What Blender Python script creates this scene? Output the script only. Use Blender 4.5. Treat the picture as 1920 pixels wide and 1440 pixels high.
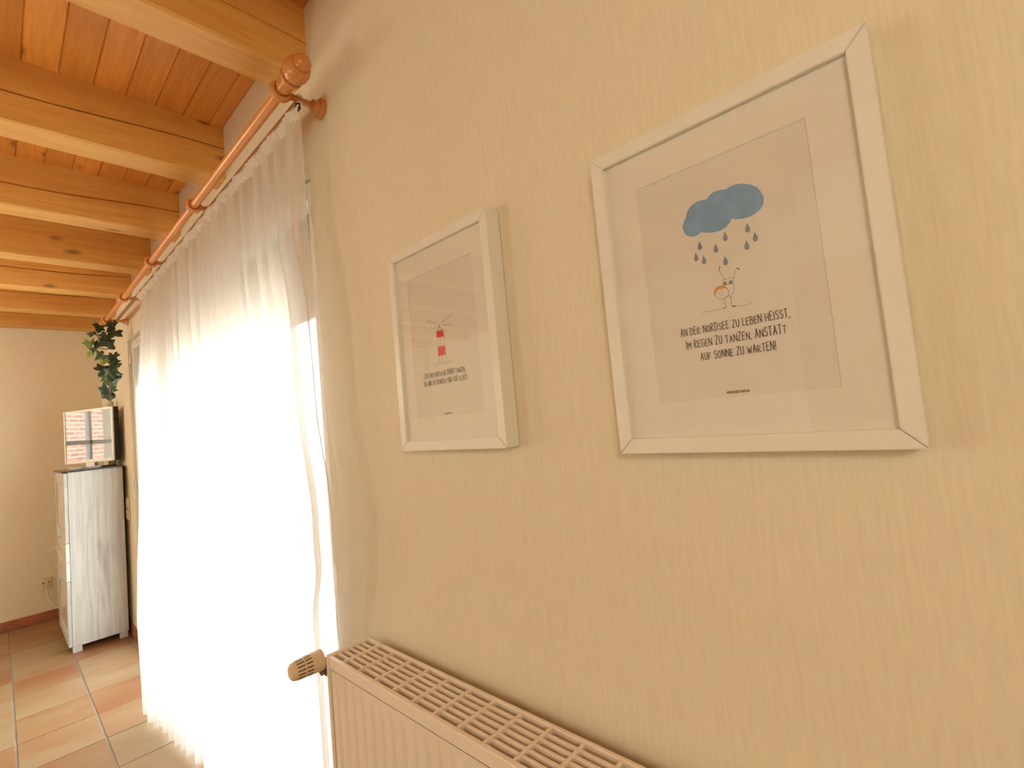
import bpy, bmesh, math, random
from mathutils import Vector, Matrix

# ------------------------------------------------------------------ camera, world, light, exposure
scene = bpy.context.scene
COL = scene.collection
for o in list(bpy.data.objects):
    bpy.data.objects.remove(o, do_unlink=True)

FOCAL = 0.89658899          # focal length in thousands of pixels of a 1920 wide frame
YAW, PITCH, ROLL = -0.82540607, 0.0645674, -0.09347615
CAM_LOC = Vector((-0.62, 0.0, 1.265))


def camera():
    ca, sa = math.cos(YAW), math.sin(YAW)
    cb, sb = math.cos(PITCH), math.sin(PITCH)
    cc, sc = math.cos(ROLL), math.sin(ROLL)
    yaw = Matrix(((ca, -sa, 0), (sa, ca, 0), (0, 0, 1)))
    r0 = Matrix(((1, 0, 0), (0, 0, -1), (0, 1, 0))) @ yaw.transposed()
    p = Matrix(((1, 0, 0), (0, cb, sb), (0, -sb, cb)))
    l = Matrix(((cc, -sc, 0), (sc, cc, 0), (0, 0, 1)))
    r = l @ p @ r0                       # rows: right, down, forward
    right, down, fwd = r[0], r[1], r[2]
    m = Matrix((( right[0], -down[0], -fwd[0]),
                ( right[1], -down[1], -fwd[1]),
                ( right[2], -down[2], -fwd[2]))).to_4x4()
    m.translation = CAM_LOC
    cam = bpy.data.cameras.new('camera')
    cam.sensor_width = 36.0
    cam.lens = 36.0 * FOCAL * 1000 / 1920
    cam.clip_start = 0.02
    ob = bpy.data.objects.new('camera', cam)
    ob.matrix_world = m
    COL.objects.link(ob)
    scene.camera = ob


camera()

world = bpy.data.worlds.new('sky')
scene.world = world
world.use_nodes = True
bg = world.node_tree.nodes['Background']
bg.inputs['Color'].default_value = (0.93, 0.985, 1.0, 1)
bg.inputs['Strength'].default_value = 8.0

sun = bpy.data.lights.new('sun', 'SUN')
sun.energy = 15.0
sun.angle = math.radians(1.5)
sun.color = (1.0, 0.95, 0.86)
so = bpy.data.objects.new('sun', sun)
so.rotation_euler = Vector((0.12, 0.50, -0.86)).to_track_quat('-Z', 'Y').to_euler()
COL.objects.link(so)


def bulb(name, loc, energy, color, radius):
    l = bpy.data.lights.new(name, 'POINT')
    l.energy = energy
    l.color = color
    l.shadow_soft_size = radius
    o = bpy.data.objects.new(name, l)
    o.location = loc
    COL.objects.link(o)


WARM = (0.98, 1.0, 0.78)
bulb('room_bulb', (-1.75, -0.95, 1.80), 29, WARM, 0.16)
bulb('ceiling_fill', (-1.5, 1.62, 1.30), 9, WARM, 0.14)  # added fill without a fixture, lifts the ceiling boards and beam undersides
bulb('far_wall_fill', (-2.3, 4.75, 1.75), 38, WARM, 0.16)  # unseen fill added to brighten the far wall, no lamp known there

vs = scene.view_settings
scene.display_settings.display_device = 'sRGB'
vs.view_transform = 'Standard'
vs.look = 'None'
vs.gamma = 1.0
vs.exposure = 0.16
vs.use_curve_mapping = False
scene.cycles.use_denoising = True
scene.cycles.max_bounces = 10
scene.cycles.diffuse_bounces = 6
scene.cycles.transparent_max_bounces = 16
scene.cycles.sample_clamp_indirect = 8.0

# ------------------------------------------------------------------ helpers
def setp(o, label=None, cat=None, group=None, kind=None):
    if label: o['label'] = label
    if cat: o['category'] = cat
    if group: o['group'] = group
    if kind: o['kind'] = kind
    return o


def wloc(o):
    v = Vector((0, 0, 0))
    while o:
        v += o.location
        o = o.parent
    return v


def link(name, me, parent=None, loc=(0, 0, 0)):
    o = bpy.data.objects.new(name, me)
    COL.objects.link(o)
    o.location = loc
    if parent:
        o.parent = parent
    return o


def empty(name, loc, label=None, cat=None, group=None):
    o = link(name, None, None, loc)
    o.empty_display_size = 0.05
    return setp(o, label, cat, group)


class MB:
    """collects shapes given in world coordinates; build() links ONE mesh object"""

    def __init__(self):
        self.bm = bmesh.new()

    def box(self, lo, hi, bevel=0.0, seg=1):
        sub = bmesh.new()
        bmesh.ops.create_cube(sub, size=1.0)
        c = [(a + b) / 2 for a, b in zip(lo, hi)]
        s = [abs(b - a) for a, b in zip(lo, hi)]
        for v in sub.verts:
            v.co = Vector((c[i] + v.co[i] * s[i] for i in range(3)))
        if bevel:
            bmesh.ops.bevel(sub, geom=sub.edges[:], offset=bevel, segments=seg, affect='EDGES', profile=0.5)
        self.join(sub)
        return self

    def join(self, sub, mat=None):
        if mat is not None:
            sub.transform(mat)
        me = bpy.data.meshes.new('t')
        sub.to_mesh(me)
        sub.free()
        self.bm.from_mesh(me)
        bpy.data.meshes.remove(me)

    def poly(self, verts, faces):
        vs_ = [self.bm.verts.new(v) for v in verts]
        for f in faces:
            try:
                self.bm.faces.new([vs_[i] for i in f])
            except ValueError:
                pass
        return self

    def loft(self, rings, closed=True, caps=True):
        vs_ = [[self.bm.verts.new(v) for v in r] for r in rings]
        n = len(rings[0])
        for a, b in zip(vs_[:-1], vs_[1:]):
            for i in range(n if closed else n - 1):
                j = (i + 1) % n
                self.bm.faces.new((a[i], a[j], b[j], b[i]))
        if caps and closed:
            self.bm.faces.new(vs_[0][::-1])
            self.bm.faces.new(vs_[-1])
        return self

    def lathe(self, origin, axis, profile, n=24):
        """profile: list of (distance along axis, radius)"""
        ax = Vector(axis).normalized()
        t = Vector((0, 0, 1)) if abs(ax.z) < 0.9 else Vector((1, 0, 0))
        u = ax.cross(t).normalized()
        w = ax.cross(u)
        o = Vector(origin)
        rings = []
        for d, r in profile:
            r = max(r, 1e-4)
            rings.append([o + ax * d + (u * math.cos(k * 2 * math.pi / n) + w * math.sin(k * 2 * math.pi / n)) * r
                          for k in range(n)])
        return self.loft(rings)

    def tube(self, pts, r, n=8):
        pts = [Vector(p) for p in pts]
        rings = []
        for i, p in enumerate(pts):
            d = (pts[min(i + 1, len(pts) - 1)] - pts[max(i - 1, 0)]).normalized()
            t = Vector((0, 0, 1)) if abs(d.z) < 0.9 else Vector((1, 0, 0))
            u = d.cross(t).normalized()
            w = d.cross(u)
            rr = r[i] if isinstance(r, (list, tuple)) else r
            rings.append([p + (u * math.cos(k * 2 * math.pi / n) + w * math.sin(k * 2 * math.pi / n)) * rr
                          for k in range(n)])
        return self.loft(rings)

    def build(self, name, mat, parent=None, smooth=False, fix=True, loc=None):
        off = wloc(parent) if parent else Vector((0, 0, 0))
        if loc is not None:
            off = Vector(loc)
        for v in self.bm.verts:
            v.co -= off
        if fix:
            bmesh.ops.recalc_face_normals(self.bm, faces=self.bm.faces[:])
        me = bpy.data.meshes.new(name)
        self.bm.to_mesh(me)
        self.bm.free()
        if mat:
            me.materials.append(mat)
        if smooth:
            for p in me.polygons:
                p.use_smooth = True
            if smooth != 'all':
                me.set_sharp_from_angle(angle=math.radians(35))
        return link(name, me, parent, loc if (loc is not None and not parent) else (0, 0, 0))


# ------------------------------------------------------------------ materials
def new_mat(name):
    m = bpy.data.materials.new(name)
    m.use_nodes = True
    nt = m.node_tree
    return m, nt, nt.nodes['Principled BSDF']


def node(nt, t, **kw):
    n = nt.nodes.new(t)
    for k, v in kw.items():
        setattr(n, k, v)
    return n


def coords(nt, scale=(1, 1, 1), rnd=0.0):
    tc = node(nt, 'ShaderNodeTexCoord')
    mp = node(nt, 'ShaderNodeMapping')
    mp.inputs['Scale'].default_value = scale
    nt.links.new(tc.outputs['Object'], mp.inputs['Vector'])
    if rnd:
        oi = node(nt, 'ShaderNodeObjectInfo')
        mul = node(nt, 'ShaderNodeMath', operation='MULTIPLY')
        mul.inputs[1].default_value = rnd
        nt.links.new(oi.outputs['Random'], mul.inputs[0])
        nt.links.new(mul.outputs[0], mp.inputs['Location'])
    return mp.outputs['Vector']


def noise(nt, vec, scale, detail=3, rough=0.55, dist=0.0):
    n = node(nt, 'ShaderNodeTexNoise')
    n.inputs['Scale'].default_value = scale
    n.inputs['Detail'].default_value = detail
    n.inputs['Roughness'].default_value = rough
    n.inputs['Distortion'].default_value = dist
    nt.links.new(vec, n.inputs['Vector'])
    return n.outputs['Fac']


def ramp(nt, fac, stops):
    r = node(nt, 'ShaderNodeValToRGB')
    el = r.color_ramp.elements
    while len(el) < len(stops):
        el.new(0.5)
    for e, (p, c) in zip(el, stops):
        e.position = p
        e.color = (*c, 1)
    nt.links.new(fac, r.inputs['Fac'])
    return r.outputs['Color']


def mixc(nt, fac, a, b, mode='MIX'):
    m = node(nt, 'ShaderNodeMix', data_type='RGBA', blend_type=mode)
    for s, v in ((m.inputs['Factor'], fac), (m.inputs['A'], a), (m.inputs['B'], b)):
        if isinstance(v, (int, float)):
            s.default_value = v
        elif isinstance(v, tuple):
            s.default_value = (*v, 1)
        else:
            nt.links.new(v, s)
    return m.outputs['Result']


def bump(nt, bsdf, h, strength, dist):
    b = node(nt, 'ShaderNodeBump')
    b.inputs['Strength'].default_value = strength
    b.inputs['Distance'].default_value = dist
    nt.links.new(h, b.inputs['Height'])
    nt.links.new(b.outputs['Normal'], bsdf.inputs['Normal'])


def plain(name, col, rough=0.5, metal=0.0, spec=0.5, var=0.06, scale=30):
    m, nt, b = new_mat(name)
    v = coords(nt)
    f = noise(nt, v, scale)
    c = ramp(nt, f, [(0.3, tuple(x * (1 - var) for x in col)), (0.7, tuple(min(1, x * (1 + var)) for x in col))])
    nt.links.new(c, b.inputs['Base Color'])
    b.inputs['Roughness'].default_value = rough
    b.inputs['Metallic'].default_value = metal
    b.inputs['Specular IOR Level'].default_value = spec
    return m


def wallpaper():
    m, nt, b = new_mat('wallpaper')
    v = coords(nt, (1, 1, 0.07))
    f1 = noise(nt, v, 210, 3, 0.6)
    v2 = coords(nt, (1, 1, 0.22))
    f2 = noise(nt, v2, 90, 2, 0.5, 0.3)
    add = node(nt, 'ShaderNodeMath', operation='ADD')
    nt.links.new(f1, add.inputs[0]); nt.links.new(f2, add.inputs[1])
    c = ramp(nt, f1, [(0.3, (0.745, 0.675, 0.540)), (0.7, (0.805, 0.735, 0.595))])
    nt.links.new(c, b.inputs['Base Color'])
    b.inputs['Roughness'].default_value = 0.75
    b.inputs['Specular IOR Level'].default_value = 0.2
    bump(nt, b, add.outputs[0], 0.35, 0.0016)
    return m


def wood(name, axis, dark, light, knots=0.0, rough=0.45, grain=1.0, rnd=7.0):
    """grain runs along axis 0/1/2 of the object's own coordinates"""
    m, nt, b = new_mat(name)
    s = [1, 1, 1]
    s[axis] = 0.06
    v = coords(nt, tuple(s), rnd)
    f = noise(nt, v, 55 * grain, 4, 0.6, 1.2)
    c = ramp(nt, f, [(0.25, dark), (0.75, light)])
    v2 = coords(nt, tuple(s), rnd)
    f2 = noise(nt, v2, 9 * grain, 2, 0.5, 0.6)
    c = mixc(nt, 0.35, c, ramp(nt, f2, [(0.3, dark), (0.7, light)]))
    if knots:
        s3 = [1, 1, 1]
        s3[axis] = 0.42
        v3 = coords(nt, tuple(s3), rnd)
        wob = noise(nt, v3, 30, 2)
        vo = node(nt, 'ShaderNodeTexVoronoi')
        vo.inputs['Scale'].default_value = knots
        add = node(nt, 'ShaderNodeVectorMath', operation='ADD')
        sc = node(nt, 'ShaderNodeVectorMath', operation='SCALE')
        sc.inputs['Scale'].default_value = 0.012
        cmb = node(nt, 'ShaderNodeCombineXYZ')
        for i in range(3):
            nt.links.new(wob, cmb.inputs[i])
        nt.links.new(cmb.outputs[0], sc.inputs[0])
        nt.links.new(v3, add.inputs[0]); nt.links.new(sc.outputs[0], add.inputs[1])
        nt.links.new(add.outputs[0], vo.inputs['Vector'])
        k = ramp(nt, vo.outputs['Distance'], [(0.05, (1, 1, 1)), (0.10, (0.4, 0.4, 0.4)), (0.16, (0, 0, 0))])
        bw = node(nt, 'ShaderNodeRGBToBW')
        nt.links.new(k, bw.inputs[0])
        mul = node(nt, 'ShaderNodeMath', operation='MULTIPLY')
        mul.inputs[1].default_value = 0.8
        nt.links.new(bw.outputs[0], mul.inputs[0])
        c = mixc(nt, mul.outputs[0], c, tuple(x * 0.28 for x in dark))
    oi = node(nt, 'ShaderNodeObjectInfo')
    tone = ramp(nt, oi.outputs['Random'], [(0, (0.86, 0.84, 0.8)), (1, (1.06, 1.06, 1.06))])
    c = mixc(nt, 1.0, c, tone, 'MULTIPLY')
    nt.links.new(c, b.inputs['Base Color'])
    b.inputs['Roughness'].default_value = rough
    bump(nt, b, f, 0.15, 0.001)
    return m


def tile_mat():
    m, nt, b = new_mat('terracotta_tile')
    v = coords(nt, (0.5, 1, 1), 11.0)
    f = noise(nt, v, 5, 3, 0.5, 0.4)
    oi = node(nt, 'ShaderNodeObjectInfo')
    add = node(nt, 'ShaderNodeMath', operation='MULTIPLY_ADD')
    add.inputs[1].default_value = 0.55
    nt.links.new(oi.outputs['Random'], add.inputs[0]); nt.links.new(f, add.inputs[2])
    c = ramp(nt, add.outputs[0], [(0.4, (0.245, 0.098, 0.038)), (0.72, (0.265, 0.145, 0.066)), (1.0, (0.29, 0.195, 0.105))])
    nt.links.new(c, b.inputs['Base Color'])
    b.inputs['Roughness'].default_value = 0.38
    f2 = noise(nt, coords(nt), 40, 2)
    bump(nt, b, f2, 0.08, 0.002)
    return m


def whitewashed_oak():
    m, nt, b = new_mat('whitewashed_oak')
    v = coords(nt, (1, 1, 0.05))
    f = noise(nt, v, 42, 5, 0.65, 1.0)
    c = ramp(nt, f, [(0.25, (0.36, 0.33, 0.29)), (0.55, (0.50, 0.485, 0.455)), (0.8, (0.57, 0.56, 0.54))])
    v2 = coords(nt, (1, 1, 0.17))
    f2 = noise(nt, v2, 11, 3, 0.6, 0.8)
    d = ramp(nt, f2, [(0.60, (1, 1, 1)), (0.78, (0.55, 0.50, 0.45))])
    c = mixc(nt, 0.8, c, d, 'MULTIPLY')
    nt.links.new(c, b.inputs['Base Color'])
    b.inputs['Roughness'].default_value = 0.5
    return m


def curtain_mat(name, clear, col):
    m, nt, b = new_mat(name)
    nt.nodes.remove(b)
    out = nt.nodes['Material Output']
    weave = noise(nt, coords(nt, (1, 1, 0.1)), 160, 2)
    c = ramp(nt, weave, [(0.3, tuple(x * 0.94 for x in col)), (0.7, col)])
    tr = node(nt, 'ShaderNodeBsdfTransparent')
    tl = node(nt, 'ShaderNodeBsdfTranslucent')
    df = node(nt, 'ShaderNodeBsdfDiffuse')
    nt.links.new(c, tl.inputs['Color']); nt.links.new(c, df.inputs['Color'])
    m1 = node(nt, 'ShaderNodeMixShader'); m1.inputs[0].default_value = 0.5
    nt.links.new(df.outputs[0], m1.inputs[1]); nt.links.new(tl.outputs[0], m1.inputs[2])
    m2 = node(nt, 'ShaderNodeMixShader'); m2.inputs[0].default_value = clear
    nt.links.new(m1.outputs[0], m2.inputs[1]); nt.links.new(tr.outputs[0], m2.inputs[2])
    nt.links.new(m2.outputs[0], out.inputs['Surface'])
    return m


def glass_mat(name, tint=(1, 1, 1), ior=1.5):
    m, nt, b = new_mat(name)
    nt.nodes.remove(b)
    out = nt.nodes['Material Output']
    tr = node(nt, 'ShaderNodeBsdfTransparent'); tr.inputs[0].default_value = (*tint, 1)
    gl = node(nt, 'ShaderNodeBsdfGlossy'); gl.inputs['Roughness'].default_value = 0.01
    fr = node(nt, 'ShaderNodeFresnel')
    geo = node(nt, 'ShaderNodeNewGeometry')          # thin pane: same reflectance seen from either face
    pw = node(nt, 'ShaderNodeMapRange')
    pw.inputs['To Min'].default_value = ior; pw.inputs['To Max'].default_value = 1.0 / ior
    nt.links.new(geo.outputs['Backfacing'], pw.inputs['Value'])
    nt.links.new(pw.outputs['Result'], fr.inputs['IOR'])
    mx = node(nt, 'ShaderNodeMixShader')
    nt.links.new(fr.outputs[0], mx.inputs[0])
    nt.links.new(tr.outputs[0], mx.inputs[1]); nt.links.new(gl.outputs[0], mx.inputs[2])
    nt.links.new(mx.outputs[0], out.inputs['Surface'])
    return m


def brick_mat():
    m, nt, b = new_mat('brick_wall')
    tc = node(nt, 'ShaderNodeTexCoord')
    mp = node(nt, 'ShaderNodeMapping')
    mp.inputs['Rotation'].default_value = (math.radians(90), 0, 0)
    nt.links.new(tc.outputs['Object'], mp.inputs['Vector'])
    br = node(nt, 'ShaderNodeTexBrick')
    br.inputs['Color1'].default_value = (0.50, 0.24, 0.17, 1)
    br.inputs['Color2'].default_value = (0.60, 0.36, 0.27, 1)
    br.inputs['Mortar'].default_value = (0.72, 0.66, 0.58, 1)
    br.inputs['Scale'].default_value = 1.0
    br.inputs['Brick Width'].default_value = 0.25
    br.inputs['Row Height'].default_value = 0.078
    br.inputs['Mortar Size'].default_value = 0.009
    nt.links.new(mp.outputs[0], br.inputs['Vector'])
    nt.links.new(br.outputs['Color'], b.inputs['Base Color'])
    b.inputs['Roughness'].default_value = 0.9
    return m


M = {}
M['wall'] = wallpaper()
M['board'] = wood('pine_board', 1, (0.56, 0.185, 0.028), (0.86, 0.37, 0.072), 10.0, 0.42)
M['beam'] = wood('pine_beam', 0, (0.64, 0.285, 0.062), (0.87, 0.53, 0.16), 8.5, 0.5)
M['rod'] = wood('lacquered_pine', 1, (0.62, 0.22, 0.055), (0.80, 0.36, 0.12), 0, 0.25, 1.6)
M['rodx'] = wood('turned_pine', 0, (0.60, 0.22, 0.06), (0.78, 0.36, 0.13), 0, 0.3, 1.6)
M['track'] = wood('stained_rail', 1, (0.34, 0.16, 0.06), (0.48, 0.26, 0.11), 0, 0.5)
M['tile'] = tile_mat()
M['grout'] = plain('grout', (0.24, 0.19, 0.16), 0.9, var=0.15)
M['skirt'] = plain('terracotta_skirting', (0.36, 0.12, 0.055), 0.4, var=0.15, scale=8)
M['oak'] = whitewashed_oak()
M['gloss'] = plain('gloss_cream_front', (0.80, 0.76, 0.68), 0.08, var=0.02)
M['steel'] = plain('brushed_steel', (0.62, 0.60, 0.57), 0.3, 0.9)
M['curtain'] = curtain_mat('sheer_voile', 0.34, (0.84, 0.79, 0.75))
M['ruffle'] = curtain_mat('gathered_voile', 0.04, (0.95, 0.93, 0.91))
M['pvc'] = plain('white_pvc', (0.82, 0.82, 0.80), 0.35, var=0.02)
M['shutter'] = plain('shutter_slat', (0.50, 0.42, 0.34), 0.6)
M['pane'] = glass_mat('window_glass', (0.97, 0.99, 0.98))
M['picglass'] = glass_mat('picture_glass', (0.99, 0.99, 0.99), 1.5)
M['frame'] = plain('white_lacquer_frame', (0.80, 0.78, 0.74), 0.35, var=0.02)
M['mat'] = plain('white_mat_board', (0.84, 0.80, 0.76), 0.9, var=0.01)
M['paper'] = plain('print_paper', (0.78, 0.735, 0.69), 0.9, var=0.01)
M['ink'] = plain('dark_ink', (0.07, 0.045, 0.035), 0.9)
M['greyink'] = plain('grey_ink', (0.30, 0.24, 0.22), 0.9)
M['raingrey'] = plain('rain_blue', (0.26, 0.31, 0.42), 0.9)
M['cloudblue'] = plain('cloud_blue', (0.235, 0.41, 0.64), 0.9, var=0.10, scale=60)
M['orangeink'] = plain('orange_ink', (0.80, 0.36, 0.06), 0.9, var=0.2, scale=300)
M['redink'] = plain('red_ink', (0.80, 0.04, 0.05), 0.9)
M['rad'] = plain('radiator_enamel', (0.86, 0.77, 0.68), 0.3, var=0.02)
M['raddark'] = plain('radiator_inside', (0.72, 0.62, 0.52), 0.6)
M['head'] = plain('thermostat_plastic', (0.72, 0.56, 0.40), 0.4, var=0.03)
M['headslot'] = plain('thermostat_slot', (0.06, 0.04, 0.03), 0.8)
M['brass'] = plain('dark_valve_metal', (0.16, 0.12, 0.10), 0.35, 0.8)
M['black'] = plain('black_plastic', (0.015, 0.016, 0.016), 0.25)
M['blackgl'] = plain('black_glass', (0.012, 0.012, 0.012), 0.05, spec=0.9)
M['silver'] = plain('silver_plastic', (0.66, 0.62, 0.58), 0.35, 0.3)
M['cream'] = plain('cream_glaze', (0.78, 0.66, 0.42), 0.35)
M['socket'] = plain('cream_socket', (0.66, 0.58, 0.42), 0.4)
M['cord'] = plain('white_cord', (0.80, 0.74, 0.62), 0.5)
M['hole'] = plain('socket_hole', (0.10, 0.05, 0.03), 0.7)
M['stem'] = plain('ivy_stem', (0.16, 0.08, 0.04), 0.8)
M['leaf0'] = plain('ivy_dark', (0.022, 0.045, 0.018), 0.45, var=0.4, scale=60)
M['leaf1'] = plain('ivy_mid', (0.06, 0.11, 0.035), 0.45, var=0.35, scale=60)
M['leaf2'] = plain('ivy_light', (0.24, 0.31, 0.055), 0.5, var=0.3, scale=60)
M['leaf3'] = plain('ivy_pale', (0.34, 0.33, 0.25), 0.5, var=0.2, scale=60)
M['paving'] = plain('terrace_paving', (0.62, 0.60, 0.56), 0.9, var=0.08, scale=4)
M['outer'] = plain('white_render', (0.78, 0.77, 0.74), 0.9)
M['brick'] = brick_mat()
M['bush'] = plain('bush_green', (0.10, 0.20, 0.05), 0.7, var=0.4, scale=12)
M['doorwhite'] = plain('door_white', (0.78, 0.74, 0.68), 0.4, var=0.02)
M['doorleaf'] = wood('door_leaf', 2, (0.46, 0.27, 0.14), (0.58, 0.37, 0.21), 0, 0.4)

screen, nt, b = new_mat('glossy_screen')
b.inputs['Base Color'].default_value = (0.01, 0.011, 0.012, 1)
b.inputs['Roughness'].default_value = 0.02
b.inputs['IOR'].default_value = 2.4
M['screen'] = screen

# ------------------------------------------------------------------ the room
CEIL = 2.486
FAR, NEAR = 5.42, -1.6
XL, XL2, YSTEP = -2.6, -3.6, 0.77
OY0, OY1, OZ = 1.282, 4.13, 2.02         # patio door opening in the right wall
TH = 0.24
TOP = CEIL + 0.016


def structure(name, mb, mat, **kw):
    return setp(mb.build(name, mat, **kw), kind='structure')


w = MB()
w.box((0, NEAR - 0.1, -0.02), (TH, OY0, TOP)).box((0, OY1, -0.02), (TH, FAR + 0.1, TOP)).box((0, OY0, OZ), (TH, OY1, TOP))
structure('wall_right', w, M['wall'])

WX0, WX1, WZ0, WZ1 = -2.25, -1.25, 0.80, 2.02   # window in the far wall, left of what the frame shows
w = MB()
w.box((WX1, FAR, -0.02), (0, FAR + 0.24, TOP)).box((XL2 - 0.1, FAR, -0.02), (WX0, FAR + 0.24, TOP))
w.box((WX0, FAR, -0.02), (WX1, FAR + 0.24, WZ0)).box((WX0, FAR, WZ1), (WX1, FAR + 0.24, TOP))
structure('wall_far', w, M['wall'])
w = MB().box((XL2 - 0.1, NEAR - 0.1, -0.02), (0, NEAR, TOP))
structure('wall_near', w, M['wall'])
w = MB()
w.box((XL2 - 0.1, YSTEP, -0.02), (XL2, FAR, TOP)).box((XL2, YSTEP - 0.1, -0.02), (XL, YSTEP, TOP))
w.box((XL - 0.1, 0.66, -0.02), (XL, YSTEP - 0.1, TOP)).box((XL - 0.1, -0.2, 2.0), (XL, 0.66, TOP)).box((XL - 0.1, NEAR, -0.02), (XL, -0.2, TOP))
structure('wall_left', w, M['wall'])

# ceiling: tongue and groove boards above beams
ceiling = structure('ceiling', MB().box((XL2 - 0.1, NEAR - 0.1, TOP + 0.002), (TH, FAR + 0.24, TOP + 0.06)), M['doorwhite'])


def shared_box(name, size, bevel, mat):
    """a bevelled box mesh centred on its origin, shared by many pieces"""
    sub = bmesh.new()
    bmesh.ops.create_cube(sub, size=1.0)
    for v in sub.verts:
        v.co = Vector((v.co[i] * size[i] for i in range(3)))
    if bevel:
        bmesh.ops.bevel(sub, geom=sub.edges[:], offset=bevel, segments=1, affect='EDGES')
    me = bpy.data.meshes.new(name)
    sub.to_mesh(me)
    sub.free()
    me.materials.append(mat)
    return me


PITCHB = 0.0843
board_me = shared_box('board', (PITCHB - 0.0008, FAR - NEAR, 0.016), 0.003, M['board'])
ymid = (FAR + NEAR) / 2
narrow_me = shared_box('board_narrow', (0.046, FAR - NEAR, 0.016), 0.003, M['board'])
link('board', narrow_me, ceiling, (-0.0235, ymid, CEIL + 0.008))
k = 0
while -0.047 - k * PITCHB > XL2 + 0.02:
    link('board', board_me, ceiling, (-0.047 - (k + 0.5) * PITCHB, ymid, CEIL + 0.008))
    k += 1


def beam(y0, width, zb, crack, seed, wall_x=0.0):
    rng = random.Random(seed)
    n = 60
    zt = CEIL
    ph = [rng.uniform(0, 6.28) for _ in range(3)]
    rings = []
    for i in range(n + 1):
        x = wall_x + (XL2 - wall_x) * i / n
        ring = [(x, y0, zt)]
        if crack:
            zc = zb + crack + 0.007 * math.sin(x * 3.1 + ph[0]) + 0.004 * math.sin(x * 9 + ph[1]) + 0.02 * (x + 0.4)
            wd = 0.0026 + 0.0012 * math.sin(x * 5 + ph[2])
            ring += [(x, y0, zc + wd), (x, y0 + 0.02, zc), (x, y0, zc - wd)]
        ring += [(x, y0, zb + 0.005), (x, y0 + 0.005, zb), (x, y0 + width - 0.005, zb), (x, y0 + width, zb + 0.005), (x, y0 + width, zt)]
        rings.append(ring)
    mb = MB().loft(rings)
    ob = mb.build('beam', M['beam'], ceiling)
    off = rng.uniform(-0.3, 0.3)
    for v in ob.data.vertices:
        v.co -= Vector((off, y0, 0))
    ob.location = (off, y0, 0)
    return ob


for y0, wd, zb, ck in ((-1.35, 0.11, 2.28, 0), (-0.75, 0.11, 2.28, 0.1), (-0.1, 0.11, 2.28, 0.1), (0.56, 0.11, 2.28, 0.1),
                       (1.249, 0.11, 2.28, 0.085), (1.977, 0.115, 2.28, 0.105), (2.655, 0.118, 2.28, 0.10), (3.300, 0.108, 2.28, 0),
                       (3.912, 0.108, 2.28, 0.115), (4.525, 0.105, 2.28, 0.115), (5.30, 0.12, 2.322, 0.13)):
    beam(y0, wd, zb, ck, int(y0 * 100) + 999)

# floor: terracotta tiles over a grout bed
floor = structure('floor', MB().box((XL2 - 0.1, NEAR - 0.1, -0.06), (0.05, FAR, -0.003)), M['grout'])
TX, TY = 0.275, 0.305
tile_me = shared_box('tile', (TX - 0.007, TY - 0.005, 0.012), 0.0015, M['tile'])
strip_me = shared_box('tile_strip', (0.030, TY - 0.005, 0.012), 0.0015, M['tile'])
jx = -0.035
ys = [3.55 + TY * i for i in range(-16, 7)]
for y in ys:
    if y + TY > FAR + 0.2 or y < NEAR - TY:
        continue
    link('tile', strip_me, floor, (-0.0175, y + TY / 2, -0.006))
    k = 0
    while jx - (k + 1) * TX > XL2 - 0.1 and k < 10:
        link('tile', tile_me, floor, (jx - (k + 0.5) * TX, y + TY / 2, -0.006))
        k += 1

# skirting tiles
def skirting(name, axis, a, b, fixed, outward):
    base = None
    step = 0.305
    pos = a
    root = link(name, None)
    setp(root, kind='structure')
    while pos < b - 0.01:
        e = min(pos + step, b)
        if axis == 'x':
            lo, hi = (pos + 0.0015, fixed, 0), (e - 0.0015, fixed + outward, 0.072)
        else:
            lo, hi = (fixed, pos + 0.0015, 0), (fixed + outward, e - 0.0015, 0.072)
        lo2 = [min(p, q) for p, q in zip(lo, hi)]
        hi2 = [max(p, q) for p, q in zip(lo, hi)]
        MB().box(lo2, hi2, 0.002).build('skirting_tile', M['skirt'], root)
        pos = e
    return root


skirting('baseboard_far', 'x', -3.35, -0.002, FAR - 0.001, -0.010)
skirting('baseboard_right', 'y', OY1, FAR - 0.012, -0.001, -0.010)
skirting('baseboard_near', 'y', NEAR, OY0, -0.001, -0.010)
MB().box((-0.009, OY1 - 0.010, 0), (0.017, OY1 - 0.001, 0.072), 0.002).build('skirting_tile', M['skirt'], bpy.data.objects['baseboard_right'])

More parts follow.
